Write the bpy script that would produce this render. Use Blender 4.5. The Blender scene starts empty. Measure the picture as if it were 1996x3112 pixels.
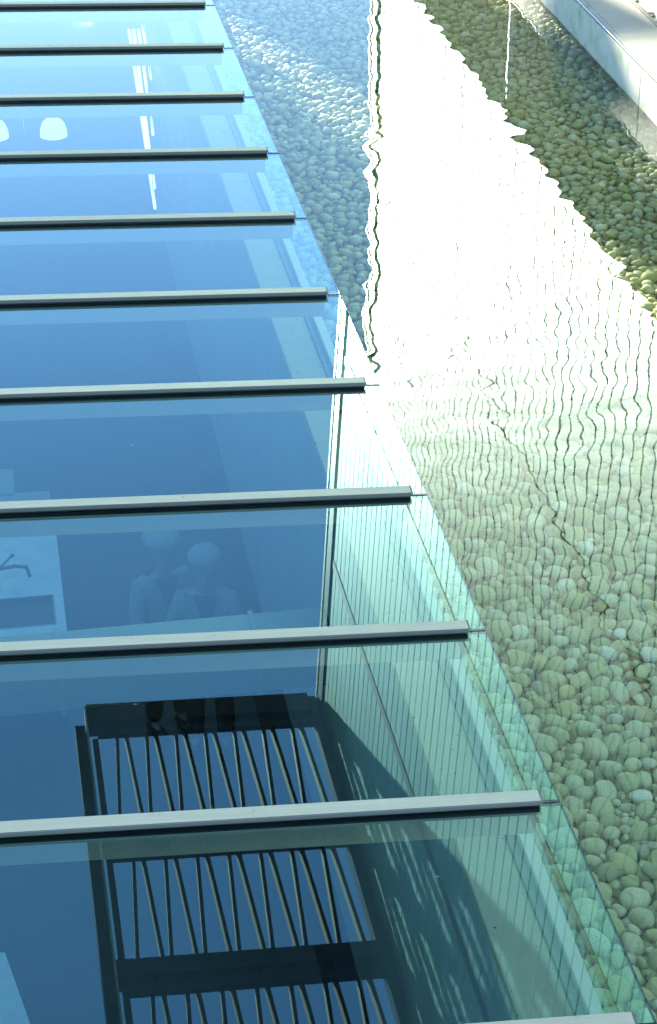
import bpy, bmesh, math, random
import numpy as np
from mathutils import Vector, Matrix, Euler

R = math.radians
random.seed(7)
prnd0 = random.Random(3)
scn = bpy.context.scene
col = scn.collection

# ------------------------------------------------------------------ camera, sky, sun, exposure
CAM_H = 4.82
cam_d = bpy.data.cameras.new('camera')
cam = bpy.data.objects.new('camera', cam_d)
col.objects.link(cam)
cam.location = (0, 0, CAM_H)
cam.rotation_euler = (R(90 - 30.02), 0, R(-9.755))
cam_d.sensor_fit = 'VERTICAL'
cam_d.sensor_height = 24.0
cam_d.lens = 24.0 * 6176.0 / 3112.0
cam_d.clip_start = 0.05
cam_d.clip_end = 2000
scn.camera = cam

SUN_DIR = Vector((-0.277, 0.887, 0.371)).normalized()      # towards the sun
SUN_EL = math.asin(SUN_DIR.z)
SUN_HEAD = math.atan2(SUN_DIR.x, SUN_DIR.y)                # clockwise from +Y
world = bpy.data.worlds.new('World')
scn.world = world
world.use_nodes = True
wn = world.node_tree
bg = wn.nodes['Background']
sky = wn.nodes.new('ShaderNodeTexSky')
sky.sky_type = 'NISHITA'
sky.sun_disc = False
sky.sun_elevation = SUN_EL
sky.sun_rotation = SUN_HEAD
sky.air_density = 1.0
sky.dust_density = 0.0
sky.ozone_density = 4.0
wn.links.new(sky.outputs[0], bg.inputs[0])
bg.inputs[1].default_value = 0.145

sun_d = bpy.data.lights.new('sun', 'SUN')
sun_d.energy = 5.0
sun_d.angle = R(0.55)
sun_d.color = (1.0, 0.985, 0.90)
sun = bpy.data.objects.new('sun', sun_d)
col.objects.link(sun)
sun.rotation_euler = (-SUN_DIR).to_track_quat('-Z', 'Y').to_euler()

scn.view_settings.view_transform = 'Standard'
scn.view_settings.look = 'None'
scn.view_settings.gamma = 1
scn.view_settings.use_curve_mapping = False
scn.view_settings.exposure = 2.05
cy = scn.cycles
cy.max_bounces = 10
cy.diffuse_bounces = 4
cy.glossy_bounces = 6
cy.transmission_bounces = 6
cy.transparent_max_bounces = 24
cy.sample_clamp_indirect = 12.0
cy.use_denoising = True
cy.caustics_reflective = False

# ------------------------------------------------------------------ key dimensions (metres)
X0 = 1.908            # free edge of the glass roof
TILT = -0.02753       # the roof falls towards the pool
ANG = -0.04154        # bars are not quite square to the edge
PITCH = 1.2005        # bar spacing
Y0 = 16.711           # first bar seen at the top
ZW = -0.964           # water level
XW = 5.562            # face of the channel glass wall
YEND = 28.06          # far end of the cladding
ZTOP = 15.5
FLOOR = -4.83         # kitchen floor
WALLX = 1.65          # inner face of the kitchen wall under the roof edge

# ------------------------------------------------------------------ helpers
MATS = {}


def nodes_of(name):
    m = bpy.data.materials.new(name)
    m.use_nodes = True
    return m, m.node_tree.nodes, m.node_tree.links


def ramp_noise(n, l, scale, lo, hi, detail=4, coord='Object', vec=None, rough=0.6):
    tc = n.new('ShaderNodeTexCoord')
    nz = n.new('ShaderNodeTexNoise')
    nz.inputs['Scale'].default_value = scale
    nz.inputs['Detail'].default_value = detail
    nz.inputs['Roughness'].default_value = rough
    if vec is not None:
        mp = n.new('ShaderNodeMapping')
        mp.inputs['Scale'].default_value = vec
        l.new(tc.outputs[coord], mp.inputs[0])
        l.new(mp.outputs[0], nz.inputs[0])
    else:
        l.new(tc.outputs[coord], nz.inputs[0])
    rp = n.new('ShaderNodeValToRGB')
    rp.color_ramp.elements[0].position = lo
    rp.color_ramp.elements[1].position = hi
    l.new(nz.outputs[0], rp.inputs[0])
    return rp, nz


def plain(name, c1, c2=None, scale=6.0, rough=0.6, metal=0.0, bump=0.0, bscale=60.0, vec=None, spec=0.5,
          emit=None, estr=0.0, lo=0.35, hi=0.65):
    if name in MATS:
        return MATS[name]
    m, n, l = nodes_of(name)
    b = n['Principled BSDF']
    b.inputs['Roughness'].default_value = rough
    b.inputs['Metallic'].default_value = metal
    b.inputs['Specular IOR Level'].default_value = spec
    c2 = c2 or tuple(x * 0.8 for x in c1)
    rp, nz = ramp_noise(n, l, scale, lo, hi, vec=vec)
    rp.color_ramp.elements[0].color = (*c1, 1)
    rp.color_ramp.elements[1].color = (*c2, 1)
    l.new(rp.outputs[0], b.inputs['Base Color'])
    if bump:
        bp = n.new('ShaderNodeBump')
        bp.inputs['Strength'].default_value = bump
        bp.inputs['Distance'].default_value = 0.01
        r2, nz2 = ramp_noise(n, l, bscale, 0.2, 0.8)
        l.new(nz2.outputs[0], bp.inputs['Height'])
        l.new(bp.outputs[0], b.inputs['Normal'])
    if emit:
        b.inputs['Emission Color'].default_value = (*emit, 1)
        b.inputs['Emission Strength'].default_value = estr
    MATS[name] = m
    return m


def sheet_glass(name, f0, tint, bump=None, smear=0.0, dirt=None, mirror=(1, 1, 1), gain=1.0, graze=1.0):
    """thin clear sheet: tinted see-through mixed with a mirror by the angle of view (Schlick)"""
    m, n, l = nodes_of(name)
    n.remove(n['Principled BSDF'])
    out = n['Material Output']
    geo = n.new('ShaderNodeNewGeometry')
    dot = n.new('ShaderNodeVectorMath'); dot.operation = 'DOT_PRODUCT'
    l.new(geo.outputs['Incoming'], dot.inputs[0])
    l.new(geo.outputs['Normal'], dot.inputs[1])
    ab = n.new('ShaderNodeMath'); ab.operation = 'ABSOLUTE'
    l.new(dot.outputs['Value'], ab.inputs[0])
    om = n.new('ShaderNodeMath'); om.operation = 'SUBTRACT'; om.use_clamp = True
    om.inputs[0].default_value = 1.0
    l.new(ab.outputs[0], om.inputs[1])
    pw = n.new('ShaderNodeMath'); pw.operation = 'POWER'
    l.new(om.outputs[0], pw.inputs[0]); pw.inputs[1].default_value = 5.0
    ma = n.new('ShaderNodeMath'); ma.operation = 'MULTIPLY_ADD'; ma.use_clamp = True
    l.new(pw.outputs[0], ma.inputs[0]); ma.inputs[1].default_value = (1 - f0) * gain * graze; ma.inputs[2].default_value = f0 * gain
    tr = n.new('ShaderNodeBsdfTransparent'); tr.inputs[0].default_value = (*tint, 1)
    gl = n.new('ShaderNodeBsdfGlossy'); gl.inputs['Roughness'].default_value = smear
    gr = n.new('ShaderNodeMath'); gr.operation = 'MULTIPLY'; gr.use_clamp = True; gr.inputs[1].default_value = 5.0
    l.new(pw.outputs[0], gr.inputs[0])
    mc = n.new('ShaderNodeMix'); mc.data_type = 'RGBA'
    l.new(gr.outputs[0], mc.inputs[0]); mc.inputs[6].default_value = (*mirror, 1); mc.inputs[7].default_value = (1, 1, 1, 1)
    l.new(mc.outputs[2], gl.inputs[0])
    mx = n.new('ShaderNodeMixShader')
    l.new(ma.outputs[0], mx.inputs[0]); l.new(tr.outputs[0], mx.inputs[1]); l.new(gl.outputs[0], mx.inputs[2])
    if bump:
        l.new(bump(n, l), gl.inputs['Normal'])
    last = mx
    if dirt:
        df = n.new('ShaderNodeBsdfDiffuse'); df.inputs[0].default_value = (0.6, 0.62, 0.6, 1)
        m2 = n.new('ShaderNodeMixShader')
        l.new(dirt(n, l), m2.inputs[0]); l.new(mx.outputs[0], m2.inputs[1]); l.new(df.outputs[0], m2.inputs[2])
        last = m2
    l.new(last.outputs[0], out.inputs['Surface'])
    MATS[name] = m
    return m


def mesh_obj(name, bm, mat, parent=None, smooth=False):
    me = bpy.data.meshes.new(name)
    bm.normal_update()
    bm.to_mesh(me)
    bm.free()
    if mat is not None:
        me.materials.append(MATS[mat] if isinstance(mat, str) else mat)
    if smooth:
        for p in me.polygons:
            p.use_smooth = True
    o = bpy.data.objects.new(name, me)
    col.objects.link(o)
    if parent:
        o.parent = parent
    return o


def inst(name, me, parent=None, loc=(0, 0, 0), rot=(0, 0, 0), scale=(1, 1, 1)):
    o = bpy.data.objects.new(name, me)
    col.objects.link(o)
    o.location = loc
    o.rotation_euler = rot
    o.scale = scale
    if parent:
        o.parent = parent
    return o


def box(bm, lo, hi, bevel=0.0):
    b = bmesh.new()
    bmesh.ops.create_cube(b, size=1)
    for v in b.verts:
        v.co = Vector([(lo[i] + hi[i]) / 2 + v.co[i] * (hi[i] - lo[i]) for i in range(3)])
    if bevel:
        bmesh.ops.bevel(b, geom=list(b.edges), offset=bevel, segments=1, affect='EDGES', profile=0.5)
    tmp = bpy.data.meshes.new('t')
    b.to_mesh(tmp); b.free()
    bm.from_mesh(tmp)
    bpy.data.meshes.remove(tmp)


def boxo(name, lo, hi, mat, parent=None, bevel=0.0):
    bm = bmesh.new()
    box(bm, lo, hi, bevel)
    return mesh_obj(name, bm, mat, parent)


def tube(bm, pts, rad, seg=10, cap=True):
    pts = [Vector(p) for p in pts]
    rads = rad if isinstance(rad, (list, tuple)) else [rad] * len(pts)
    rings = []
    for i, p in enumerate(pts):
        d = (pts[min(i + 1, len(pts) - 1)] - pts[max(i - 1, 0)]).normalized()
        a = Vector((0, 0, 1)) if abs(d.z) < 0.9 else Vector((1, 0, 0))
        u = d.cross(a).normalized(); w = d.cross(u)
        rings.append([bm.verts.new(p + (u * math.cos(t) + w * math.sin(t)) * rads[i])
                      for t in [2 * math.pi * k / seg for k in range(seg)]])
    for a, b in zip(rings, rings[1:]):
        for k in range(seg):
            bm.faces.new((a[k], a[(k + 1) % seg], b[(k + 1) % seg], b[k]))
    if cap:
        bm.faces.new(rings[0][::-1]); bm.faces.new(rings[-1])


def lathe(bm, prof, seg=24, cx=0, cy=0):
    rings = []
    for r, z in prof:
        rings.append([bm.verts.new((cx + r * math.cos(2 * math.pi * k / seg), cy + r * math.sin(2 * math.pi * k / seg), z))
                      for k in range(seg)])
    for a, b in zip(rings, rings[1:]):
        for k in range(seg):
            bm.faces.new((a[k], a[(k + 1) % seg], b[(k + 1) % seg], b[k]))


def beam(bm, p, q, w, h):
    """square-section bar from p to q, w wide (level), h deep"""
    p, q = Vector(p), Vector(q)
    d = (q - p).normalized()
    u = d.cross(Vector((0, 0, 1))).normalized() * w / 2
    v = u.cross(d).normalized() * h / 2
    vs = [bm.verts.new(c) for c in (p - u - v, p + u - v, p + u + v, p - u + v, q - u - v, q + u - v, q + u + v, q - u + v)]
    for f in ((0, 1, 2, 3), (7, 6, 5, 4), (0, 4, 5, 1), (1, 5, 6, 2), (2, 6, 7, 3), (3, 7, 4, 0)):
        bm.faces.new([vs[i] for i in f])
    bmesh.ops.recalc_face_normals(bm, faces=bm.faces)


def thing(name, label, cat, loc=(0, 0, 0), rz=0, group=None):
    o = bpy.data.objects.new(name, None)
    o.empty_display_size = 0.1
    col.objects.link(o)
    o.location = loc
    o.rotation_euler = (0, 0, rz)
    return tag(o, label, cat, group)


def tag(o, label=None, cat=None, group=None, kind=None):
    if label: o['label'] = label
    if cat: o['category'] = cat
    if group: o['group'] = group
    if kind: o['kind'] = kind
    return o


def struct(o):
    o['kind'] = 'structure'
    return o


# ------------------------------------------------------------------ materials
def stained(name, base, dark, spotscale, lo, hi, rough=0.7, big=None):
    m, n, l = nodes_of(name)
    b = n['Principled BSDF']
    b.inputs['Roughness'].default_value = rough
    r1, _ = ramp_noise(n, l, 3.0, 0.3, 0.75, detail=6)
    r1.color_ramp.elements[0].color = (*base, 1)
    r1.color_ramp.elements[1].color = (*(big or tuple(x * 0.75 for x in base)), 1)
    r2, _ = ramp_noise(n, l, spotscale, lo, hi, detail=2)
    mx = n.new('ShaderNodeMix'); mx.data_type = 'RGBA'
    l.new(r2.outputs[0], mx.inputs[0])
    l.new(r1.outputs[0], mx.inputs[6])
    mx.inputs[7].default_value = (*dark, 1)
    l.new(mx.outputs[2], b.inputs['Base Color'])
    MATS[name] = m
    return m


def brushed(name, c, grime, metal=0.85, rough=0.38):
    m, n, l = nodes_of(name)
    b = n['Principled BSDF']
    b.inputs['Metallic'].default_value = metal
    r1, _ = ramp_noise(n, l, 1.0, 0.3, 0.7, detail=5, vec=(2, 60, 60))
    r1.color_ramp.elements[0].color = (*c, 1)
    r1.color_ramp.elements[1].color = (*tuple(x * 0.86 for x in c), 1)
    r2, _ = ramp_noise(n, l, 9.0, 0.62, 0.74, detail=6, rough=0.7)
    mx = n.new('ShaderNodeMix'); mx.data_type = 'RGBA'
    l.new(r2.outputs[0], mx.inputs[0]); l.new(r1.outputs[0], mx.inputs[6])
    mx.inputs[7].default_value = (*grime, 1)
    oi = n.new('ShaderNodeObjectInfo')
    hs = n.new('ShaderNodeHueSaturation')
    vr = n.new('ShaderNodeMapRange'); vr.inputs[3].default_value = 0.86; vr.inputs[4].default_value = 1.06
    l.new(oi.outputs['Random'], vr.inputs[0]); l.new(vr.outputs[0], hs.inputs['Value'])
    l.new(mx.outputs[2], hs.inputs['Color'])
    l.new(hs.outputs[0], b.inputs['Base Color'])
    r3, _ = ramp_noise(n, l, 14.0, 0.2, 0.8, detail=4)
    mr = n.new('ShaderNodeMapRange'); mr.inputs[3].default_value = rough - 0.1; mr.inputs[4].default_value = rough + 0.14
    l.new(r3.outputs[0], mr.inputs[0]); l.new(mr.outputs[0], b.inputs['Roughness'])
    MATS[name] = m
    return m


brushed('aluminium', (0.92, 0.69, 0.39), (0.26, 0.19, 0.11), 0.0, 0.55)
brushed('bar_body_shade', (0.16, 0.17, 0.135), (0.10, 0.10, 0.08), 0.1, 0.5)  # bar sides coloured dark, standing in for their shade
brushed('grimy_end', (0.30, 0.25, 0.19), (0.12, 0.10, 0.08), 0.2, 0.6)
brushed('stainless', (0.32, 0.31, 0.24), (0.26, 0.25, 0.20), 0.3, 0.4)
plain('gasket', (0.012, 0.012, 0.012), (0.02, 0.02, 0.018), rough=0.6)
plain('joint_teal', (0.010, 0.03, 0.03), (0.006, 0.02, 0.02), rough=0.3, spec=0.2)
plain('rafter_paint', (0.36, 0.32, 0.24), (0.32, 0.285, 0.215), rough=0.5)
stained('ledge_concrete', (0.44, 0.335, 0.19), (0.03, 0.03, 0.028), 30, 0.69, 0.71, big=(0.36, 0.275, 0.16))
plain('rim_metal', (0.54, 0.47, 0.31), (0.48, 0.42, 0.28), rough=0.5, scale=4)
plain('pool_concrete', (0.30, 0.29, 0.22), (0.22, 0.22, 0.15), rough=0.85, bump=0.3)
plain('pool_bed', (0.20, 0.22, 0.09), (0.15, 0.17, 0.065), rough=0.9, scale=20)
stained('algae_stone', (0.84, 0.78, 0.58), (0.56, 0.58, 0.32), 5, 0.45, 0.8, big=(0.88, 0.84, 0.68))
plain('pale_paving', (0.84, 0.78, 0.58), (0.74, 0.69, 0.50), rough=0.45, scale=1.6, vec=(1, 6, 1), lo=0.3, hi=0.75)
plain('white_paving', (0.80, 0.80, 0.78), (0.74, 0.74, 0.72), rough=0.5)
plain('gutter_dark', (0.10, 0.14, 0.15), (0.06, 0.09, 0.10), rough=0.4)
plain('dark_recess', (0.46, 0.44, 0.36), (0.38, 0.365, 0.30), rough=0.7)
plain('soffit_grey', (0.78, 0.76, 0.68), rough=0.8)
plain('white_paint', (0.80, 0.80, 0.78), (0.74, 0.74, 0.72), rough=0.4)
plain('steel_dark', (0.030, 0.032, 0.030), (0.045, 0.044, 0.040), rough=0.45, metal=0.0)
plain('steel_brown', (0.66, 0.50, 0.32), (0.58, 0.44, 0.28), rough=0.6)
plain('rail_brown', (0.22, 0.14, 0.10), (0.18, 0.115, 0.085), rough=0.46, spec=0.6)
plain('frame_dark', (0.035, 0.05, 0.045), (0.05, 0.065, 0.06), rough=0.4)
plain('joint_green', (0.03, 0.11, 0.09), (0.02, 0.08, 0.07), rough=0.46, spec=0.6)
plain('kitchen_floor', (0.035, 0.036, 0.038), (0.05, 0.05, 0.052), rough=0.5, scale=3)
plain('kitchen_white', (0.30, 0.30, 0.28), (0.26, 0.26, 0.24), rough=0.7, scale=2)
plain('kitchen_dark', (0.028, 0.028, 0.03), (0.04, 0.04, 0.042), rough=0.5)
plain('counter_top', (0.70, 0.71, 0.70), (0.60, 0.61, 0.61), rough=0.35, scale=8)
plain('sink_steel', (0.22, 0.23, 0.24), (0.16, 0.17, 0.18), rough=0.35, metal=0.6)
plain('tap_dark', (0.08, 0.08, 0.085), rough=0.3, metal=0.7)
plain('cloth_white', (0.33, 0.32, 0.30), (0.27, 0.26, 0.25), rough=0.9, scale=20)
plain('cloth_dark', (0.02, 0.021, 0.025), (0.03, 0.03, 0.034), rough=0.9)
plain('skin', (0.45, 0.30, 0.22), (0.40, 0.26, 0.19), rough=0.55)
plain('hair', (0.02, 0.015, 0.012), rough=0.6)
plain('lip', (0.30, 0.12, 0.10), rough=0.5)
plain('eye', (0.02, 0.015, 0.012), rough=0.2)
plain('lamp_white', (0.8, 0.8, 0.78), (0.78, 0.78, 0.76), rough=0.5, emit=(1, 0.98, 0.93), estr=0.18)
plain('tube_white', (0.8, 0.8, 0.78), (0.78, 0.78, 0.76), rough=0.5, emit=(1, 0.99, 0.95), estr=0.30)
plain('building_stone', (0.36, 0.34, 0.30), (0.30, 0.28, 0.25), rough=0.85)
plain('roof_grey', (0.16, 0.16, 0.16), rough=0.9)
plain('window_glass', (0.03, 0.04, 0.05), rough=0.1)
plain('ground_grey', (0.24, 0.23, 0.21), (0.19, 0.18, 0.165), rough=0.9, scale=0.6, bump=0.2)
plain('pale_screen', (0.42, 0.52, 0.58), (0.36, 0.47, 0.54), rough=0.25)


plain('polished', (0.85, 0.86, 0.86), (0.80, 0.81, 0.81), rough=0.24, metal=1.0)


def channel_glass():
    m, n, l = nodes_of('channel_glass')
    b = n['Principled BSDF']
    b.inputs['Roughness'].default_value = 0.46
    b.inputs['IOR'].default_value = 1.5
    b.inputs['Specular IOR Level'].default_value = 0.95
    b.inputs['Specular Tint'].default_value = (0.88, 1.0, 0.95, 1)
    oi = n.new('ShaderNodeObjectInfo')
    rp = n.new('ShaderNodeValToRGB')
    rp.color_ramp.elements[0].color = (0.36, 0.60, 0.51, 1)
    rp.color_ramp.elements[1].color = (0.42, 0.66, 0.57, 1)
    l.new(oi.outputs['Random'], rp.inputs[0])
    l.new(rp.outputs[0], b.inputs['Base Color'])
    bp = n.new('ShaderNodeBump'); bp.inputs['Strength'].default_value = 0.25; bp.inputs['Distance'].default_value = 0.004
    _, nz = ramp_noise(n, l, 28.0, 0.2, 0.8, detail=3)
    l.new(nz.outputs[0], bp.inputs['Height'])
    l.new(bp.outputs[0], b.inputs['Normal'])
    MATS['channel_glass'] = m


channel_glass()


def roof_dirt(n, l):
    """thin dust smears and a few dried splashes"""
    r, _ = ramp_noise(n, l, 6.0, 0.66, 0.80, detail=8, vec=(1, 2.4, 1), rough=0.75)
    k = n.new('ShaderNodeMath'); k.operation = 'MULTIPLY'; k.inputs[1].default_value = 0.16
    l.new(r.outputs[0], k.inputs[0])
    tc = n.new('ShaderNodeTexCoord')
    mp = n.new('ShaderNodeMapping'); mp.inputs['Scale'].default_value = (1.0, 1.6, 1.0)
    l.new(tc.outputs['Object'], mp.inputs[0])
    ds = n.new('ShaderNodeTexNoise'); ds.inputs['Scale'].default_value = 30.0
    l.new(mp.outputs[0], ds.inputs[0])
    av = n.new('ShaderNodeMix'); av.data_type = 'VECTOR'; av.inputs[0].default_value = 0.012
    l.new(mp.outputs[0], av.inputs[4]); l.new(ds.outputs['Color'], av.inputs[5])
    vo = n.new('ShaderNodeTexVoronoi'); vo.inputs['Scale'].default_value = 2.3
    l.new(av.outputs[1], vo.inputs['Vector'])
    sp = n.new('ShaderNodeMapRange'); sp.inputs[1].default_value = 0.012; sp.inputs[2].default_value = 0.034
    sp.inputs[3].default_value = 0.5; sp.inputs[4].default_value = 0.0
    l.new(vo.outputs['Distance'], sp.inputs[0])
    ad = n.new('ShaderNodeMath'); ad.operation = 'ADD'; ad.use_clamp = True
    l.new(k.outputs[0], ad.inputs[0]); l.new(sp.outputs[0], ad.inputs[1])
    return ad.outputs[0]


sheet_glass('roof_glass', 0.041, (0.67, 0.86, 0.77), dirt=roof_dirt, mirror=(0.50, 0.93, 0.94), gain=2.1, graze=0.72)


def ripples(n, l):
    tc = n.new('ShaderNodeTexCoord')
    mp = n.new('ShaderNodeMapping'); mp.inputs['Scale'].default_value = (0.85, 1.35, 1)
    mp.inputs['Rotation'].default_value = (0, 0, R(12))
    l.new(tc.outputs['Object'], mp.inputs[0])

    def nz(scale, detail, rough):
        t = n.new('ShaderNodeTexNoise')
        t.inputs['Scale'].default_value = scale; t.inputs['Detail'].default_value = detail
        t.inputs['Roughness'].default_value = rough
        l.new(mp.outputs[0], t.inputs[0])
        return t
    a = nz(2.0, 1.0, 0.4)
    b = nz(8.0, 2.0, 0.5)
    ad = n.new('ShaderNodeMath'); ad.operation = 'MULTIPLY_ADD'
    l.new(b.outputs[0], ad.inputs[0]); ad.inputs[1].default_value = 0.016
    l.new(a.outputs[0], ad.inputs[2])
    c = nz(0.42, 1.0, 0.5)
    cr = n.new('ShaderNodeMapRange'); cr.inputs[1].default_value = 0.3; cr.inputs[2].default_value = 0.7
    cr.inputs[3].default_value = 0.45; cr.inputs[4].default_value = 1.35
    l.new(c.outputs[0], cr.inputs[0])
    bp = n.new('ShaderNodeBump')
    l.new(cr.outputs[0], bp.inputs['Strength'])
    bp.inputs['Distance'].default_value = 0.0070
    l.new(ad.outputs[0], bp.inputs['Height'])
    return bp.outputs[0]


sheet_glass('water', 0.041, (0.94, 0.975, 0.92), bump=ripples, mirror=(0.88, 1.0, 0.90), graze=0.78)


def pebble_mat():
    m, n, l = nodes_of('pebble')
    b = n['Principled BSDF']
    b.inputs['Roughness'].default_value = 0.6
    b.inputs['Specular IOR Level'].default_value = 0.25
    oi = n.new('ShaderNodeObjectInfo'); ge = n.new('ShaderNodeNewGeometry')
    ad = n.new('ShaderNodeMath'); ad.operation = 'ADD'
    l.new(oi.outputs['Random'], ad.inputs[0]); l.new(ge.outputs['Random Per Island'], ad.inputs[1])
    fr = n.new('ShaderNodeMath'); fr.operation = 'FRACT'
    l.new(ad.outputs[0], fr.inputs[0])
    rp = n.new('ShaderNodeValToRGB'); cr = rp.color_ramp
    cr.elements[0].position = 0.0; cr.elements[0].color = (0.44, 0.43, 0.18, 1)
    cr.elements[1].position = 1.0; cr.elements[1].color = (0.50, 0.485, 0.22, 1)
    for p, c in ((0.10, (0.27, 0.26, 0.11)), (0.14, (0.42, 0.42, 0.18)), (0.90, (0.46, 0.45, 0.21)), (0.94, (0.68, 0.66, 0.42)), (0.25, (0.36, 0.37, 0.12)), (0.45, (0.56, 0.54, 0.29)), (0.62, (0.42, 0.385, 0.11)), (0.8, (0.46, 0.46, 0.22))):
        e = cr.elements.new(p); e.color = (*c, 1)
    l.new(fr.outputs[0], rp.inputs[0])
    r2, nz = ramp_noise(n, l, 9.0, 0.46, 0.66, detail=5, coord='Generated' if False else 'Object')
    nz.noise_dimensions = '4D'
    w = n.new('ShaderNodeMath'); w.operation = 'MULTIPLY'; w.inputs[1].default_value = 40.0
    l.new(fr.outputs[0], w.inputs[0]); l.new(w.outputs[0], nz.inputs['W'])
    mx = n.new('ShaderNodeMix'); mx.data_type = 'RGBA'
    sc = n.new('ShaderNodeMath'); sc.operation = 'MULTIPLY'; sc.inputs[1].default_value = 0.6
    l.new(r2.outputs[0], sc.inputs[0]); l.new(sc.outputs[0], mx.inputs[0])
    l.new(rp.outputs[0], mx.inputs[6]); mx.inputs[7].default_value = (0.21, 0.225, 0.06, 1)
    l.new(mx.outputs[2], b.inputs['Base Color'])
    MATS['pebble'] = m


pebble_mat()

# ------------------------------------------------------------------ ground (one sheet with the pit of pool and kitchen left open)
bm = bmesh.new()
GX0, GX1, GY0, GY1, GB = -4.2, 7.6, -2.0, 44.0, 900.0
outer = [bm.verts.new(p) for p in ((-GB, -GB, -0.3), (GB, -GB, -0.3), (GB, GB, -0.3), (-GB, GB, -0.3))]
inner = [bm.verts.new(p) for p in ((GX0, GY0, -0.3), (GX1, GY0, -0.3), (GX1, GY1, -0.3), (GX0, GY1, -0.3))]
for k in range(4):
    bm.faces.new((outer[k], outer[(k + 1) % 4], inner[(k + 1) % 4], inner[k]))
struct(mesh_obj('ground', bm, 'ground_grey'))

# ------------------------------------------------------------------ pool
struct(boxo('pool_floor', (1.86, -2, -1.62), (6.17, 44, -1.34), 'pool_bed'))
struct(boxo('pool_wall_near', (1.86, -2, -1.33), (1.952, 44, -0.585), 'pool_concrete'))
rim = struct(boxo('pool_rim', (1.897, -1.9, -0.583), (1.953, 43.9, -0.55), 'rim_metal', bevel=0.004))
# far side: low stone face with a bright metal trim on top, pale ledge, gutter
pw_ = struct(boxo('pool_wall_far', (5.580, -2, -0.985), (5.66, 44, -0.660), 'pool_concrete'))
for k in range(30):
    y = -1.95 + k * 1.53
    boxo('stone', (5.562 + prnd0.uniform(-0.002, 0.002), y, -0.984), (5.659, y + 1.518, -0.644 + prnd0.uniform(-0.003, 0.002)), 'algae_stone', pw_, 0.004)
struct(boxo('pool_back_wall', (6.06, -2, -1.33), (6.17, 44, -0.96), 'pool_concrete'))
struct(boxo('ledge_paving', (5.662, -2, -0.958), (6.06, 44, -0.638), 'pale_paving'))
g = thing('ledge_trim', 'thin bright metal trim along the far pool edge', 'trim', (5.572, 0, -0.63))
bm = bmesh.new(); tube(bm, [(0, -2, 0), (0, 44, 0)], 0.0135, 12); mesh_obj('strip', bm, 'polished', g, smooth=True)
bm = bmesh.new()
bmesh.ops.create_icosphere(bm, subdivisions=1, radius=0.018)
glint_me = mesh_obj('glint_bead', bm, 'white_paint', g, smooth=True)  # white dots standing in for glints along the trim
glint_me.location = (0, 14.9, 0.004)
for k in range(1, 12):
    inst('glint_bead', glint_me.data, g, (0, 14.9 + 0.42 * k + 0.1 * math.sin(k * 2.3), 0.004))
g = thing('drain_gutter', 'dark drainage gutter along the back of the pale ledge', 'gutter', (6.12, 0, -0.64))
boxo('channel', (-0.058, -2, -0.3), (0.058, 44, -0.03), 'gutter_dark', g)
boxo('kerb', (-0.05, -2, -0.029), (-0.035, 44, 0.03), 'rim_metal', g)
for k in range(14):
    boxo('grate_bar', (-0.034, 14 + k * 0.5, -0.02), (0.058, 14.03 + k * 0.5, 0.0), 'rim_metal', g)
struct(boxo('terrace_paving', (6.18, -2, -1.3), (7.58, 44, -0.62), 'white_paving'))

bm = bmesh.new()
vs = [bm.verts.new(p) for p in ((1.9525, -2, ZW), (6.055, -2, ZW), (6.055, 44, ZW), (1.9525, 44, ZW))]
bm.faces.new(vs)
struct(mesh_obj('pool_water', bm, 'water'))


# pebbles -----------------------------------------------------------
def pebble_mesh(sub, seed):
    r = random.Random(seed)
    bm = bmesh.new()
    bmesh.ops.create_icosphere(bm, subdivisions=sub, radius=1.0)
    ph = [(Vector((r.gauss(0, 1), r.gauss(0, 1), r.gauss(0, 0.6))).normalized(), r.uniform(0.55, 1.15)) for _ in range(7)]
    for v in bm.verts:
        c = v.co.normalized()
        k = 1.0
        for d, t in ph:                          # a few soft flats and shoulders
            a = c.dot(d)
            if a > 0.45:
                k *= 1 - 0.24 * (a - 0.45) * t
        e = 0.84
        q = Vector([math.copysign(abs(x) ** e, x) for x in c])
        v.co = q * k
    return bm


def dart(x0, x1, y0, y1, amin, amax, seed, tol=0.80):
    r = random.Random(seed)
    cell = 0.08
    grid = {}
    out = []
    area = (x1 - x0) * (y1 - y0)
    sizes = []
    stages = [(amax, 26), (amax * 0.9, 60), (amax * 0.78, 150), (amax * 0.62, 260), (amin * 1.25, 380), (amin, 420), (amin * 0.75, 420)]
    for a_mean, dens in stages:
        for _ in range(int(area * dens)):
            a = a_mean * r.uniform(0.85, 1.12)
            asp = r.uniform(1.08, 1.6)
            b = a / asp
            th = r.uniform(0, math.pi)
            x = r.uniform(x0, x1); y = r.uniform(y0, y1)
            u = (math.cos(th), math.sin(th))
            cs = [(x + u[0] * (a - b) * s, y + u[1] * (a - b) * s) for s in (-1, 1)]
            ok = True
            for cx, cy in cs:
                gx, gy = int(cx / cell), int(cy / cell)
                for i in (-2, -1, 0, 1, 2):
                    for j in (-2, -1, 0, 1, 2):
                        for (px, py, pr) in grid.get((gx + i, gy + j), ()):
                            rr = (pr + b) * tol
                            if (px - cx) ** 2 + (py - cy) ** 2 < rr * rr:
                                ok = False; break
                        if not ok: break
                    if not ok: break
                if not ok: break
            if ok:
                for cx, cy in cs:
                    grid.setdefault((int(cx / cell), int(cy / cell)), []).append((cx, cy, b))
                out.append((x, y, a, b, th))
    return out


PB_N = 10
peb_hi = [pebble_mesh(3, 100 + i) for i in range(PB_N)]
peb_mid = [pebble_mesh(2, 100 + i) for i in range(PB_N)]
peb_lo = [pebble_mesh(1, 100 + i) for i in range(PB_N)]


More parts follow.
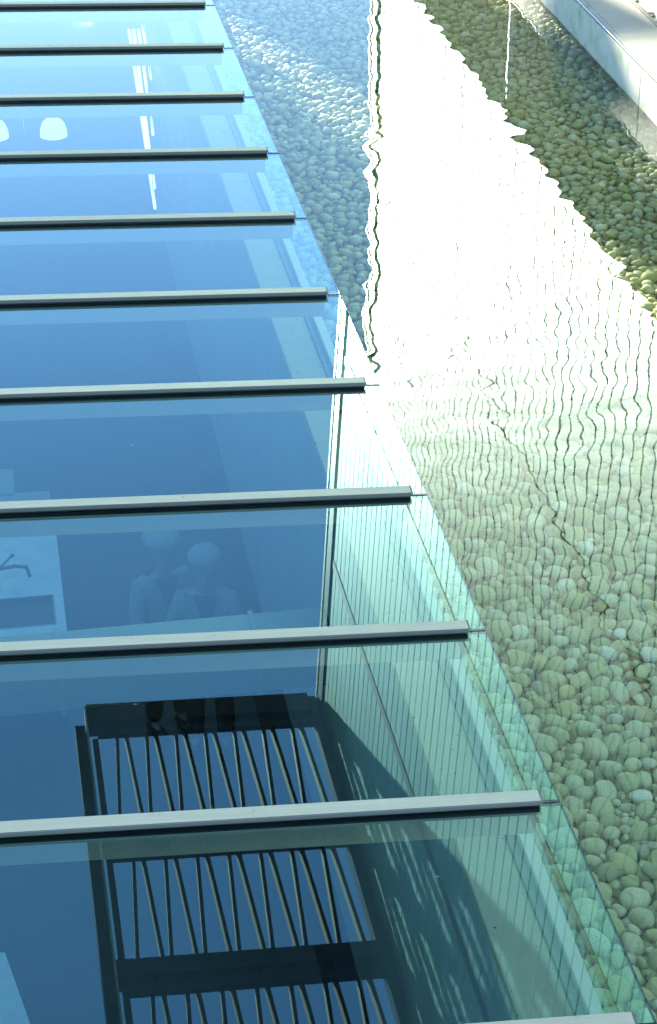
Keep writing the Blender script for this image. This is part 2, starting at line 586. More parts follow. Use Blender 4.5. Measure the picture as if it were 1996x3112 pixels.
def arrays(bm):
    me = bpy.data.meshes.new('t'); bm.to_mesh(me)
    v = np.empty(len(me.vertices) * 3, np.float32); me.vertices.foreach_get('co', v)
    f = np.array([list(p.vertices) for p in me.polygons], np.int32)
    bpy.data.meshes.remove(me)
    return v.reshape(-1, 3), f


mid_arr = [arrays(b) for b in peb_mid]
lo_arr = [arrays(b) for b in peb_lo]
hi_me = []
for b in peb_hi:
    me = bpy.data.meshes.new('pebble'); b.to_mesh(me); me.materials.append(MATS['pebble'])
    for p in me.polygons: p.use_smooth = True
    hi_me.append(me)
for b in peb_hi + peb_mid + peb_lo: b.free()

cam_rot = cam.rotation_euler.to_matrix()
F_PX = 6176.0 / 3112.0


def to_frame(p):
    q = cam_rot.transposed() @ (Vector(p) - cam.location)
    if q.z >= 0: return None
    return (q.x / -q.z * F_PX, q.y / -q.z * F_PX)          # y in -0.5..0.5, x in -0.3207..0.3207


tile = dart(1.99, 6.0, 3.9, 13.0, 0.030, 0.076, 5)
tile2 = dart(1.99, 6.0, 13.05, 24.0, 0.030, 0.070, 6)
peb = []
for (x, y, a, b, th) in tile + tile2:
    c = b * random.uniform(0.62, 0.85)
    peb.append((x, y, -1.255 + random.uniform(-0.012, 0.022) + c * 0.35, a * 1.07, b * 1.07, c, th,
                random.uniform(-0.28, 0.28), random.uniform(-0.28, 0.28)))
seen = []
for i, p in enumerate(peb):
    q = to_frame(p[:3])
    if q and abs(q[0]) < 0.317 and abs(q[1]) < 0.497 and p[0] > 2.02 + 0.0:
        seen.append((p[3] / (Vector(p[:3]) - cam.location).length, i))
seen.sort(reverse=True)
single = set(i for _, i in seen[:300])
for i in sorted(single):
    x, y, z, a, b, c, th, t1, t2 = peb[i]
    o = inst('pebble', hi_me[i % PB_N], None, (x, y, z), (t1, t2, th), (a, b, c))
    tag(o, 'smooth rounded pale grey green pebble lying on the shallow pool floor', 'pebble', 'pebbles under the pool water')


def mass(name, items, label):
    V, Fc, off = [], [], 0
    for k, (x, y, z, a, b, c, th, t1, t2) in enumerate(items):
        v, f = (mid_arr if y < 13.5 and z > -1.27 else lo_arr)[k % PB_N]
        m = np.array(Euler((t1, t2, th)).to_matrix(), np.float32)
        w = (v * np.array((a, b, c), np.float32)) @ m.T + np.array((x, y, z), np.float32)
        V.append(w); Fc.append(f + off); off += len(v)
    V = np.concatenate(V); Fc = np.concatenate(Fc)
    me = bpy.data.meshes.new(name)
    me.vertices.add(len(V)); me.vertices.foreach_set('co', V.ravel())
    me.loops.add(Fc.size); me.loops.foreach_set('vertex_index', Fc.ravel())
    me.polygons.add(len(Fc)); me.polygons.foreach_set('loop_start', np.arange(0, Fc.size, 3, dtype=np.int32))
    me.polygons.foreach_set('use_smooth', np.ones(len(Fc), bool))
    me.update(); me.validate()
    me.materials.append(MATS['pebble'])
    o = bpy.data.objects.new(name, me); col.objects.link(o)
    tag(o, label, 'pebbles', kind='stuff')
    return o


rest = [p for i, p in enumerate(peb) if i not in single]
under = []
for (x, y, z, a, b, c, th, t1, t2) in peb:
    under.append((7.99 - x, y + 0.037, -1.283 + random.uniform(-0.012, 0.012), a * 1.12, b * 1.12, c, -th + 0.8, t1 * 0.5, t2 * 0.5))
mass('pebble_bed', rest + under, 'bed of smaller and farther rounded pebbles covering the pool floor')

# ------------------------------------------------------------------ glass roof over the kitchen
roof = thing('glass_roof', 'long glass skylight roof of clear panes held by metal glazing bars', 'glass roof', (0, 0, 0))
XL = -3.6
BD = Vector((math.cos(ANG), math.sin(ANG), TILT))


def roof_pt(n, x, dz=0.0, dy=0.0):
    """point on bar line n at world x"""
    t = (x - X0) / BD.x
    return Vector((x, Y0 - n * PITCH + BD.y * t + dy, TILT * (x - X0) + dz))


N0, N1 = -4, 11
prnd = random.Random(31)
for n in range(N0, N1):
    # pane between bar n and n+1: top face slightly crowned, so reflections bend a little
    bm = bmesh.new()
    NX, NY = 2, 10
    tl = prnd.uniform(-0.0008, 0.0008); sg = 0.00035 + prnd.uniform(-0.0002, 0.0003); ty = prnd.uniform(-0.0012, 0.0012)
    rows = []
    for j in range(NY + 1):
        v = j / NY
        row = []
        for i in range(NX + 1):
            x = XL + (X0 - XL) * i / NX
            a = roof_pt(n, x, 0, -0.008); b = roof_pt(n + 1, x, 0, 0.008)
            p = a.lerp(b, v)
            p.z += tl * (x - X0) + sg * (1 - (2 * v - 1) ** 2) + ty * (v - 0.5)
            row.append(bm.verts.new(p))
        rows.append(row)
    for j in range(NY):
        for i in range(NX):
            bm.faces.new((rows[j][i], rows[j + 1][i], rows[j + 1][i + 1], rows[j][i + 1]))
    bmesh.ops.recalc_face_normals(bm, faces=bm.faces)
    pane = mesh_obj('glass_pane', bm, 'roof_glass', roof, smooth=True)
    # dark polished edge of the pane
    bm = bmesh.new()
    beam(bm, roof_pt(n, X0 + 0.002, -0.010, -0.010), roof_pt(n + 1, X0 + 0.002, -0.010, 0.010), 0.003, 0.018)
    mesh_obj('pane_edge', bm, 'joint_teal', pane)

OV = 0.0806
for n in range(N0, N1 + 1):
    a, b = roof_pt(n, XL), roof_pt(n, X0 - OV)
    L = (b - a).length
    rot = BD.to_track_quat('X', 'Z').to_euler()
    bar = bpy.data.objects.new('glazing_bar', None)
    if n == N0:
        bm = bmesh.new()
        prof = [(-0.035, 0.0135), (0.035, 0.0135), (0.035, 0.027), (0.032, 0.0315), (-0.032, 0.0315), (-0.035, 0.027)]
        v0 = [bm.verts.new((0, y, z)) for y, z in prof]
        v1 = [bm.verts.new((L, y, z)) for y, z in prof]
        for k in range(6):
            bm.faces.new((v0[k], v0[(k + 1) % 6], v1[(k + 1) % 6], v1[k]))
        bm.faces.new(v0[::-1]); bm.faces.new(v1)
        bmesh.ops.recalc_face_normals(bm, faces=bm.faces)
        tmpb = mesh_obj('glazing_bar', bm, 'bar_body_shade'); bar_me = tmpb.data; bpy.data.objects.remove(tmpb)
        bm = bmesh.new(); box(bm, (0, -0.025, 0.001), (L - 0.002, 0.025, 0.0133)); box(bm, (0, -0.031, -0.0235), (L - 0.002, 0.031, -0.004)); t = mesh_obj('gasket', bm, 'gasket'); gas_me = t.data; bpy.data.objects.remove(t)  # lower box: dark strip standing in for the gasket's mirror image
        bm = bmesh.new(); box(bm, (0.002, -0.0325, 0.0317), (L - 0.001, 0.0325, 0.0350), 0.0012); t = mesh_obj('top_plate', bm, 'aluminium'); top_me = t.data; bpy.data.objects.remove(t)
        bm = bmesh.new(); box(bm, (L + 0.0005, -0.0347, 0.012), (L + 0.006, 0.0347, 0.0345), 0.001); t = mesh_obj('end_cap', bm, 'grimy_end'); cap_me = t.data; bpy.data.objects.remove(t)
        bm = bmesh.new(); box(bm, (0, -0.032, -0.125), (L - 0.01, 0.032, -0.024), 0.003); t = mesh_obj('rafter', bm, 'rafter_paint'); raf_me = t.data; bpy.data.objects.remove(t)
        bm = bmesh.new(); box(bm, (L + 0.007, -0.0078, -0.016), (L + OV + 0.001, 0.0078, 0.003)); t = mesh_obj('joint_seal', bm, 'joint_teal'); sea_me = t.data; bpy.data.objects.remove(t)
    bar = inst('glazing_bar', bar_me, roof, a, rot)
    for nm, me in (('top_plate', top_me), ('gasket', gas_me), ('end_cap', cap_me), ('joint_seal', sea_me)):
        inst(nm, me, bar)
    inst('rafter', raf_me, roof, a, rot)
    if n % 2 == 0:
        pass

# ------------------------------------------------------------------ kitchen under the roof
struct(boxo('kitchen_floor', (-4.1, -1.9, FLOOR - 0.2), (1.86, 43, FLOOR), 'kitchen_floor'))
struct(boxo('kitchen_wall_upper', (WALLX, -1.9, -3.3), (1.858, 43, -0.66), 'kitchen_white'))
struct(boxo('kitchen_wall_lower', (WALLX + 0.06, -1.9, FLOOR), (1.858, 43, -3.302), 'kitchen_dark'))
struct(boxo('concrete_ledge', (WALLX - 0.004, -1.9, -0.658), (1.857, 43, -0.60), 'ledge_concrete', bevel=0.004))
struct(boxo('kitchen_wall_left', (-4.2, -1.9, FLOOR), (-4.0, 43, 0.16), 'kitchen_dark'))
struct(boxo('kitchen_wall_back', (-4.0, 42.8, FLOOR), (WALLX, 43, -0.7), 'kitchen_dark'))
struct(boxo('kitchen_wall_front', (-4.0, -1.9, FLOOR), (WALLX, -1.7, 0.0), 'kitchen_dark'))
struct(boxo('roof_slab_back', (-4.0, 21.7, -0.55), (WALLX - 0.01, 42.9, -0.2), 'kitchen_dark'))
struct(boxo('roof_slab_front', (-4.0, -1.7, -0.4), (1.6, 3.2, -0.15), 'building_stone'))

# counter with sink and tap
ct = thing('sink_counter', 'white kitchen counter with a steel sink and dark tap below the glass', 'counter', (0.237, 13.3, FLOOR))
bm = bmesh.new()
ZC = -3.9 - FLOOR
SX0, SX1, SY0, SY1 = -0.62, -0.075, 0.20, 0.645
for lo, hi in (((-2.0, 0.0, ZC - 0.04), (SX0, 1.63, ZC)), ((SX1, 0.0, ZC - 0.04), (0, 1.63, ZC)),
               ((SX0, 0.0, ZC - 0.04), (SX1, SY0, ZC)), ((SX0, SY1, ZC - 0.04), (SX1, 1.63, ZC))):
    box(bm, lo, hi)
mesh_obj('worktop', bm, 'counter_top', ct)
boxo('cabinet', (-1.95, 0.04, 0.0), (-0.03, 1.6, ZC - 0.042), 'kitchen_dark', ct)
bm = bmesh.new()
t = 0.012
box(bm, (SX0, SY0, ZC - 0.20), (SX1, SY1, ZC - 0.19))
box(bm, (SX0, SY0, ZC - 0.19), (SX0 + t, SY1, ZC + 0.004)); box(bm, (SX1 - t, SY0, ZC - 0.19), (SX1, SY1, ZC + 0.004))
box(bm, (SX0 + t, SY0, ZC - 0.19), (SX1 - t, SY0 + t, ZC + 0.004)); box(bm, (SX0 + t, SY1 - t, ZC - 0.19), (SX1 - t, SY1, ZC + 0.004))
snk = mesh_obj('sink', bm, 'sink_steel', ct)
bm = bmesh.new()
lathe(bm, [(0.0, ZC - 0.186), (0.03, ZC - 0.186), (0.034, ZC - 0.189)], 14, (SX0 + SX1) / 2, (SY0 + SY1) / 2)
mesh_obj('drain', bm, 'tap_dark', snk)
bm = bmesh.new()
tube(bm, [(-0.52, 0.80, ZC), (-0.52, 0.80, ZC + 0.14), (-0.50, 0.795, ZC + 0.19), (-0.36, 0.77, ZC + 0.22), (-0.27, 0.755, ZC + 0.21), (-0.25, 0.74, ZC + 0.13)], 0.016, 10)
tap = mesh_obj('tap', bm, 'tap_dark', ct, smooth=True)
bm = bmesh.new()
tube(bm, [(-0.52, 0.80, ZC + 0.16), (-0.40, 0.90, ZC + 0.22), (-0.37, 0.93, ZC + 0.23)], [0.009, 0.009, 0.016], 8)
mesh_obj('tap_lever', bm, 'tap_dark', tap, smooth=True)

bx = thing('storage_cart', 'low pale storage cart farther back beside the kitchen counter', 'cart', (0.16, 15.5, FLOOR))
bm = bmesh.new(); box(bm, (-0.40, 0.0, 0.90), (0.06, 0.16, 0.93), 0.004); mesh_obj('shelf', bm, 'kitchen_white', bx)
bm = bmesh.new(); box(bm, (-0.70, 0.12, 0.12), (-0.24, 0.62, 0.93), 0.01); mesh_obj('body', bm, 'kitchen_white', bx)
for x, y in ((-0.64, 0.18), (-0.30, 0.18), (-0.64, 0.56), (-0.30, 0.56)):
    bm = bmesh.new(); tube(bm, [(x - 0.015, y, 0.06), (x + 0.015, y, 0.06)], 0.058, 12); mesh_obj('wheel', bm, 'tap_dark', bx)
boxo('shelf_leg', (0.02, 0.06, 0.0), (0.05, 0.09, 0.899), 'tap_dark', bx)

# white work table, turned, in the near corner
wt = thing('work_table', 'white topped work table standing turned at the lower left', 'table', (0, 0, FLOOR))
bm = bmesh.new()
tz = 0.88
top = [(-1.0, 8.75), (-0.16, 8.70), (-0.205, 9.05), (-0.365, 9.86), (-1.0, 9.93)]
lo_ = [bm.verts.new((x, y, tz - 0.03)) for x, y in top]; hi_ = [bm.verts.new((x, y, tz)) for x, y in top]
bm.faces.new(hi_); bm.faces.new(lo_[::-1])
for k in range(5): bm.faces.new((lo_[k], lo_[(k + 1) % 5], hi_[(k + 1) % 5], hi_[k]))
mesh_obj('table_top', bm, 'counter_top', wt)
for x, y in ((-0.92, 8.85), (-0.26, 8.82), (-0.46, 9.70), (-0.92, 9.78)):
    boxo('leg', (x - 0.025, y - 0.025, 0), (x + 0.025, y + 0.025, tz - 0.031), 'tap_dark', wt)

# ventilation duct
du = thing('ventilation_duct', 'flat stainless steel ventilation duct crossing the kitchen below the glass', 'duct', (0, 9.45, -1.5))
boxo('duct_body', (-3.9, -0.10, -0.30), (WALLX - 0.005, 0.27, 0.0), 'stainless', du, 0.012)
for k in range(5):
    x = -3.2 + k * 1.1
    boxo('flange', (x, -0.112, -0.312), (x + 0.03, 0.282, 0.008), 'stainless', du)

# pendant dome lamps and the tube lights
lamp_src = None
for k, (x, y, lbl) in enumerate(((0.628, 20.83, 'white dome pendant lamp hanging in the kitchen, right one of the pair'),
                                 (0.015, 20.88, 'white dome pendant lamp at the left edge, partly cut off'))):
    t = thing('pendant_lamp', lbl, 'lamp', (x, y, -2.5), group='dome lamps over the kitchen')
    if lamp_src is None:
        bm = bmesh.new()
        lathe(bm, [(0.145 * math.cos(a) ** 0.55, 0.19 * math.sin(a)) for a in [R(q) for q in range(0, 90, 8)]] + [(0.012, 0.19)], 26)
        s = mesh_obj('shade', bm, 'lamp_white', t, smooth=True)
        bm = bmesh.new(); tube(bm, [(0, 0, 0.191), (0, 0, 2.0)], 0.004, 6); c = mesh_obj('cord', bm, 'gasket', t)
        bm = bmesh.new(); bmesh.ops.create_icosphere(bm, subdivisions=2, radius=0.04); bl = mesh_obj('bulb', bm, 'lamp_white', t, smooth=True); bl.location = (0, 0, 0.05)
        lamp_src = (s.data, c.data, bl.data)
    else:
        inst('shade', lamp_src[0], t); inst('cord', lamp_src[1], t); inst('bulb', lamp_src[2], t, (0, 0, 0.05))
tag(boxo('hanging_rod', (0.318, 20.95, -2.5), (0.328, 20.96, -2.16), 'white_paint'), 'thin white rod hanging between the two dome lamps', 'rod')

S15 = (CAM_H + 1.5) / (CAM_H + 2.5)
for k, (p, q, lbl) in enumerate((((1.739, 24.496), (1.485, 18.581), 'longest tube light inside, leftmost of the four white lines'),
                                 ((1.795, 24.487), (1.532, 19.128), 'second white tube light from the left, ending a little earlier'),
                                 ((1.854, 24.476), (1.668, 20.689), 'third white tube light from the left, near the top'),
                                 ((1.943, 25.039), (1.822, 22.558), 'shortest white tube light, rightmost of the four lines'))):
    a = Vector((p[0] * S15, p[1] * S15, -1.5)); b = Vector((q[0] * S15, q[1] * S15, -1.5))
    t = thing('tube_light', lbl, 'lamp', a, group='parallel tube lights in the kitchen')
    bm = bmesh.new(); tube(bm, [(0, 0, 0), (b - a)], [0.016, 0.013], 8); mesh_obj('tube', bm, 'tube_white', t, smooth=True)
    for f in (0.06, 0.94):
        c = (b - a) * f
        bm = bmesh.new(); tube(bm, [c + Vector((0, 0, 0.016)), c + Vector((0, 0, 1.3))], 0.003, 6); mesh_obj('hanger', bm, 'gasket', t)

# half round wall lamps
wl_me = None
for k, y in enumerate((15.0, 17.56, 20.1)):
    t = thing('wall_lamp', ('pale half round wall lamp nearest the two cooks', 'pale half round wall lamp in the middle of the row',
                            'pale half round wall lamp farthest back in the row')[k], 'wall lamp', (WALLX, y, -3.42), group='half round wall lamps')
    bm = bmesh.new()
    lathe(bm, [(0.0, -0.13), (0.06, -0.125), (0.12, -0.09), (0.165, -0.02), (0.175, 0.12)], 24)
    for v in bm.verts:
        v.co.x = -abs(v.co.x) * 1.05
    mesh_obj('shade', bm, 'kitchen_white', t, smooth=True)
    boxo('bracket', (-0.02, -0.05, -0.05), (0.058, 0.05, 0.05), 'tap_dark', t)


# ------------------------------------------------------------------ the two cooks
def skin_mesh(name, pts, edges, root, mat, parent, sub=2):
    me = bpy.data.meshes.new(name)
    me.from_pydata([p[:3] for p in pts], [], [])
    me.edges.add(len(edges)); me.edges.foreach_set('vertices', [i for e in edges for i in e]); me.update()
    o = bpy.data.objects.new(name, me); col.objects.link(o)
    o.parent = parent
    m = o.modifiers.new('skin', 'SKIN'); m.use_smooth_shade = True
    lay = me.skin_vertices[0] if me.skin_vertices else None
    if lay is None:
        with bpy.context.temp_override(object=o, active_object=o):
            bpy.ops.mesh.customdata_skin_add()
        lay = me.skin_vertices[0]
    for i, p in enumerate(pts):
        lay.data[i].radius = (p[3], p[4] if len(p) > 4 else p[3])
        lay.data[i].use_root = (i == root)
    s = o.modifiers.new('sub', 'SUBSURF'); s.levels = sub; s.render_levels = sub
    me.materials.append(MATS[mat])
    return o


def cook(label, loc, rz, armpose, capwide):
    t = thing('person', label, 'person', loc, rz, 'cooks in white in the kitchen')
    P, E = [], []

    def add(p, prev=None):
        P.append(p)
        if prev is not None: E.append((prev, len(P) - 1))
        return len(P) - 1
    pel = add((0, 0, 0.95, 0.13, 0.10))
    ab = add((0, -0.01, 1.10, 0.125, 0.095), pel)
    ch = add((0, 0.0, 1.30, 0.15, 0.105), ab)
    nb = add((0, 0.0, 1.445, 0.07, 0.065), ch)
    nk = add((0, -0.015, 1.50, 0.052, 0.055), nb)
    jaw = add((0, -0.045, 1.565, 0.065, 0.072), nk)
    hd = add((0, -0.035, 1.64, 0.078, 0.095), jaw)
    add((0, -0.025, 1.70, 0.06, 0.075), hd)
    arms = {}
    for s in (-1, 1):
        hp = add((0.09 * s, 0, 0.90, 0.085, 0.09), pel)
        kn = add((0.11 * s, -0.02, 0.50, 0.058, 0.06), hp)
        an = add((0.12 * s, 0.02, 0.10, 0.04, 0.042), kn)
        add((0.13 * s, -0.13, 0.035, 0.04, 0.03), an)
        sh = add((0.185 * s, 0.0, 1.39, 0.062, 0.06), ch)
        el, wr = armpose[s]
        e = add((*el, 0.043), sh)
        w = add((*wr, 0.028), e)
        d = (Vector(wr) - Vector(el)).normalized()
        up = Vector((0, 0, 1)); sd = d.cross(up).normalized() * s
        pm = Vector(wr) + d * 0.05
        pi = add((*pm, 0.030, 0.018), w)
        arms[s] = (el, wr)
        for f, (off, ln) in enumerate(((-0.03, 0.075), (-0.01, 0.085), (0.01, 0.078), (0.03, 0.06))):
            k0 = add((*(pm + d * 0.04 + sd * off), 0.0095), pi)
            k1 = add((*(pm + d * (0.04 + ln * 0.5) + sd * off - up * 0.012), 0.0088), k0)
            add((*(pm + d * (0.04 + ln * 0.85) + sd * off - up * 0.035), 0.0078), k1)
        th0 = add((*(pm - d * 0.01 - sd * 0.04 - up * 0.005), 0.0105), pi)
        add((*(pm + d * 0.035 - sd * 0.055 - up * 0.02), 0.009), th0)
    skin_mesh('body', P, E, 0, 'skin', t)
    # trousers
    P2 = [(0, 0, 0.97, 0.15, 0.12)]; E2 = []
    for s in (-1, 1):
        i = len(P2)
        P2 += [(0.095 * s, 0, 0.86, 0.105, 0.108), (0.112 * s, -0.02, 0.50, 0.082, 0.085), (0.122 * s, 0.01, 0.10, 0.07, 0.075)]
        E2 += [(0, i), (i, i + 1), (i + 1, i + 2)]
    skin_mesh('trousers', P2, E2, 0, 'cloth_dark', t)
    # jacket, open at the neck over a dark shirt
    P3 = [(0, 0.0, 0.86, 0.175, 0.14), (0, 0.0, 1.10, 0.16, 0.125), (0, 0.01, 1.30, 0.185, 0.13), (0, 0.02, 1.42, 0.11, 0.085)]
    E3 = [(0, 1), (1, 2), (2, 3)]
    for s in (-1, 1):
        i = len(P3)
        el, wr = arms[s]
        w = Vector(el).lerp(Vector(wr), 0.93)
        P3 += [(0.195 * s, 0.0, 1.385, 0.085, 0.085), (*el, 0.064), (*w, 0.05)]
        E3 += [(2, i), (i, i + 1), (i + 1, i + 2)]
    jk = skin_mesh('jacket', P3, E3, 0, 'cloth_white', t)
    bm = bmesh.new()                                  # dark shirt showing in the V of the jacket
    vs = [bm.verts.new(p) for p in ((-0.085, -0.112, 1.45), (0.085, -0.112, 1.45), (0.0, -0.150, 1.17), (0.0, -0.150, 1.40),
                                    (-0.085, -0.05, 1.45), (0.085, -0.05, 1.45), (0.0, -0.08, 1.17))]
    for f in ((0, 2, 3), (3, 2, 1), (0, 3, 1), (0, 4, 6, 2), (1, 2, 6, 5), (4, 0, 1, 5)):
        bm.faces.new([vs[i] for i in f])
    bmesh.ops.recalc_face_normals(bm, faces=bm.faces)
    mesh_obj('shirt', bm, 'cloth_dark', t)
    # cap, hair, face
    bm = bmesh.new()
    lathe(bm, [(0.098, 1.685), (0.104, 1.72), (0.125 * capwide, 1.76), (0.13 * capwide, 1.80), (0.10 * capwide, 1.835), (0.0, 1.845)], 22)
    for v in bm.verts: v.co.y = v.co.y * 1.12 - 0.03
    mesh_obj('cap', bm, 'cloth_white', t, smooth=True)
    bm = bmesh.new()
    lathe(bm, [(0.070, 1.60), (0.092, 1.64), (0.096, 1.69), (0.09, 1.715)], 20)
    for v in bm.verts:
        v.co.y = v.co.y * 1.1 - 0.012
        if v.co.y < -0.03: v.co.y = -0.03
    mesh_obj('hair', bm, 'hair', t, smooth=True)
    bm = bmesh.new(); tube(bm, [(0, -0.125, 1.655), (0, -0.152, 1.615), (0, -0.13, 1.605)], [0.009, 0.015, 0.008], 8); mesh_obj('nose', bm, 'skin', t, smooth=True)
    bm = bmesh.new(); tube(bm, [(-0.026, -0.112, 1.572), (0, -0.120, 1.572), (0.026, -0.112, 1.572)], [0.003, 0.007, 0.003], 6); mesh_obj('mouth', bm, 'lip', t, smooth=True)
    for s in (-1, 1):
        bm = bmesh.new(); bmesh.ops.create_icosphere(bm, subdivisions=2, radius=0.011, matrix=Matrix.Translation((0.031 * s, -0.118, 1.652))); mesh_obj('eye', bm, 'eye', t, smooth=True)
        bm = bmesh.new(); bmesh.ops.create_icosphere(bm, subdivisions=2, radius=0.026, matrix=Matrix.Translation((0.083 * s, -0.025, 1.635)) @ Matrix.Diagonal((0.4, 0.7, 1.1, 1))); mesh_obj('ear', bm, 'skin', t, smooth=True)
        bm = bmesh.new(); box(bm, (0.125 * s - 0.05, -0.20, 0.0), (0.125 * s + 0.05, 0.07, 0.085), 0.02); mesh_obj('shoe', bm, 'cloth_dark', t, smooth=True)
    return t


cook('person in white jacket and cap, left of the two seen through the glass, arms forward', (0.985, 13.27, FLOOR), R(18),
     {-1: ((-0.27, -0.10, 1.12), (-0.16, -0.33, 1.06)), 1: ((0.27, -0.08, 1.12), (0.15, -0.32, 1.07))}, 1.12)
cook('person in white jacket and cap, right of the two, holding a pale plate', (1.29, 12.96, FLOOR), R(-10),
     {-1: ((-0.28, -0.04, 1.12), (-0.20, -0.28, 1.02)), 1: ((0.27, -0.08, 1.12), (0.17, -0.33, 1.05))}, 1.0)
pl = thing('plate', 'round pale plate held by the right hand person', 'plate', (1.415, 12.50, FLOOR + 1.05))
bm = bmesh.new(); lathe(bm, [(0.0, 0.0), (0.07, 0.0), (0.125, 0.018), (0.127, 0.022), (0.07, 0.008), (0.0, 0.008)], 26); mesh_obj('dish', bm, 'counter_top', pl, smooth=True)

# ------------------------------------------------------------------ building with the channel glass wall (seen mirrored in pool and roof)
bd = thing('channel_glass_building', 'tall building clad in ribbed green white channel glass, mirrored in pool and roof', 'building', (XW, 0, 0))
YN = 6.0                                             # near end of the cladding
boxo('core', (0.075, YN, 0.70), (9.0, YEND + 0.36, ZTOP + 0.15), 'joint_green', bd)
boxo('soffit', (0.01, YN, 0.655), (9.0, YEND + 0.36, 0.698), 'soffit_grey', bd)
boxo('ground_floor_wall', (2.03, YN, -0.61), (9.0, YEND + 0.3, 0.652), 'dark_recess', bd)
boxo('ground_floor_end', (0.02, YEND + 0.02, -0.63), (2.028, YEND + 0.3, 0.652), 'dark_recess', bd)
boxo('corner_frame', (-0.035, YEND + 0.012, 0.66), (0.074, YEND + 0.40, ZTOP + 0.12), 'frame_dark', bd)
boxo('corner_trim', (-0.05, YEND + 0.402, 0.66), (0.08, YEND + 0.52, ZTOP + 0.12), 'white_paint', bd)
levels = [0.70, 4.25, 8.72, 12.37, ZTOP + 0.1]
WCH = 0.322
for li in range(4):
    z0, z1 = levels[li] + (0.080 if li else 0.0), levels[li + 1] - 0.080
    bm = bmesh.new()
    # U-profile: flat face with the two flanges turned in
    hw = WCH / 2 - 0.016
    prof = [(0.045, -hw), (0.004, -hw), (0.0, -hw + 0.005), (0.0, hw - 0.005), (0.004, hw), (0.045, hw)]
    a = [bm.verts.new((x, y, z0)) for x, y in prof]; b = [bm.verts.new((x, y, z1)) for x, y in prof]
    for k in range(6):
        bm.faces.new((a[k], a[(k + 1) % 6], b[(k + 1) % 6], b[k]))
    bm.faces.new(a[::-1]); bm.faces.new(b)
    bmesh.ops.recalc_face_normals(bm, faces=bm.faces)
    t = mesh_obj('glass_channel', bm, 'channel_glass'); me = t.data; bpy.data.objects.remove(t)
    k = 0
    while YEND - WCH * (k + 0.5) > YN + 0.1:
        inst('glass_channel', me, bd, (prnd.uniform(-0.0015, 0.0015), YEND - WCH * (k + 0.5), 0), (0, 0, prnd.uniform(-0.006, 0.006)))
        k += 1
    if li:
        boxo('rail', (-0.012, YN, levels[li] - 0.078), (0.074, YEND + 0.01, levels[li] + 0.078), 'rail_brown', bd, 0.004)
boxo('bottom_rail', (-0.02, YN, 0.652), (0.006, YEND + 0.01, 0.699), 'rail_brown', bd)
boxo('parapet', (-0.06, YN, ZTOP + 0.152), (9.05, YEND + 0.5, ZTOP + 0.40), 'frame_dark', bd)

sc = thing('hanging_screen', 'pale blue grey screen hanging under the building beside the pool', 'screen', (6.2, 16.4, 0))
for k in range(4):
    boxo('screen_panel', (-0.008, k * 1.22 + 0.02, 0.12), (0.008, k * 1.22 + 1.20, 0.62), 'pale_screen', sc)
boxo('screen_rail', (-0.02, 0, 0.622), (0.02, 4.9, 0.654), 'rim_metal', sc)
wp = thing('white_post', 'slim white post on the ledge at the far side of the pool', 'post', (5.70, 21.3, -0.636))
boxo('shaft', (-0.03, -0.03, 0.012), (0.03, 0.03, 1.12), 'white_paint', wp, 0.006)
boxo('foot_plate', (-0.07, -0.07, 0), (0.07, 0.07, 0.011), 'rim_metal', wp)

# ------------------------------------------------------------------ steel pergola at the top of the wall
pg = thing('steel_pergola', 'dark steel sunshade with zigzag struts high on the wall, mirrored in the roof', 'pergola', (0, 0, ZTOP))
boxo('edge_beam', (1.33, 5.0, -0.14), (1.50, 27.95, 0.14), 'steel_dark', pg)
boxo('sunlit_edge', (1.515, 5.0, -0.16), (1.545, 28.5, 0.02), 'white_paint', pg)  # white strip standing in for the beam's sunlit edge
boxo('inner_beam', (1.60, 5.0, -0.09), (1.69, 27.6, 0.09), 'steel_dark', pg)
boxo('wall_beam', (5.36, 5.0, -0.12), (5.50, 28.5, 0.12), 'steel_dark', pg)
bay = 3.12
def strut_mesh(p, q):
    """flat bar on edge, shade painted dark on underside and right side"""
    bm = bmesh.new()
    beam(bm, p, q, 0.055, 0.17)
    o = mesh_obj('strut', bm, 'steel_brown', pg)
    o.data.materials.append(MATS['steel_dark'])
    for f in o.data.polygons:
        if f.normal.z < -0.5 or f.normal.x > 0.5: f.material_index = 1  # dark steel here imitates the unlit faces
    o.location = (0, 0, -0.012)
    return o


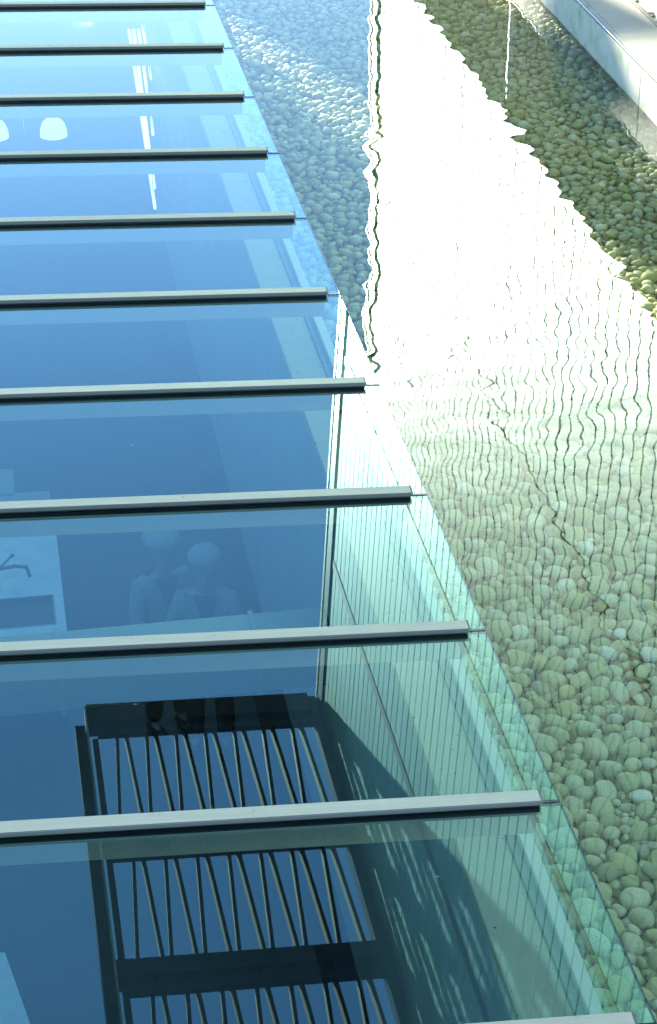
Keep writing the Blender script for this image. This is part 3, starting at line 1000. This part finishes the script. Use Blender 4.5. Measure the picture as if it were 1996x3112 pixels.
oA = strut_mesh((2.035, 28.03, 0), (1.865, 28.56 - bay - 0.185, 0))
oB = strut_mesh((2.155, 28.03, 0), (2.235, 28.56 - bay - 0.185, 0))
for k in range(8):
    yt = 28.56 - bay * k
    boxo('cross_beam', (1.546, yt - 0.55, -0.16), (5.358, yt - (0.19 if k else 0.0), 0.16), 'steel_dark', pg)
    boxo('cross_chord', (1.691, yt - 0.90, -0.13), (5.358, yt - 0.76, -0.03), 'steel_dark', pg)
    for j in range(7):
        if k == 0 and j == 0: continue
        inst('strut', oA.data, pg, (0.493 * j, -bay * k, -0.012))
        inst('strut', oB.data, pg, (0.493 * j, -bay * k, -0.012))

# ------------------------------------------------------------------ unseen buildings added beyond to keep the roof and most of the pool in shade
def block(name, label, x0, x1, y0, y1, h, storeys, nwin, skew=0.0):
    """unseen stone block for casting shade; skew slants its right-hand flank in plan"""
    t = thing(name, label, 'building', ((x0 + x1) / 2, y0, -0.3))
    w = (x1 - x0) / 2
    d = y1 - y0

    def prism(nm, z0, z1, mat):
        bm = bmesh.new()
        pl = [(-w, 0), (w, 0), (w - skew * d, d), (-w, d)]
        a = [bm.verts.new((x, y, z0)) for x, y in pl]; b = [bm.verts.new((x, y, z1)) for x, y in pl]
        bm.faces.new(a[::-1]); bm.faces.new(b)
        for k in range(4): bm.faces.new((a[k], a[(k + 1) % 4], b[(k + 1) % 4], b[k]))
        mesh_obj(nm, bm, mat, t)
    prism('wall', 0, h, 'building_stone')
    prism('roof', h + 0.002, h + 0.2, 'roof_grey')
    sh = h / storeys
    bm = bmesh.new(); box(bm, (-0.6, -0.04, 0), (0.6, 0.03, sh * 0.5)); wme = mesh_obj('window', bm, 'window_glass'); me = wme.data; bpy.data.objects.remove(wme)
    for s in range(storeys):
        for k in range(nwin):
            inst('window', me, t, (-w + (k + 0.5) * 2 * w / nwin, 0, s * sh + sh * 0.25))


block('shade_block', 'unseen tall stone block added beyond the pool to shade roof and pool, left of the sun gap', -52, -10.45, 60, 74, 34, 9, 10, 0.45)
block('shade_tower', 'unseen narrow stone block added beyond the pool to shade its far right side', -8.58, -7.0, 60, 63, 17.45, 5, 1, 0.3)
block('tall_shade_tower', 'unseen taller stone block added beside the narrow one to shade more of the pool', -9.85, -8.6, 60, 62.4, 19.6, 6, 1, 0.3)
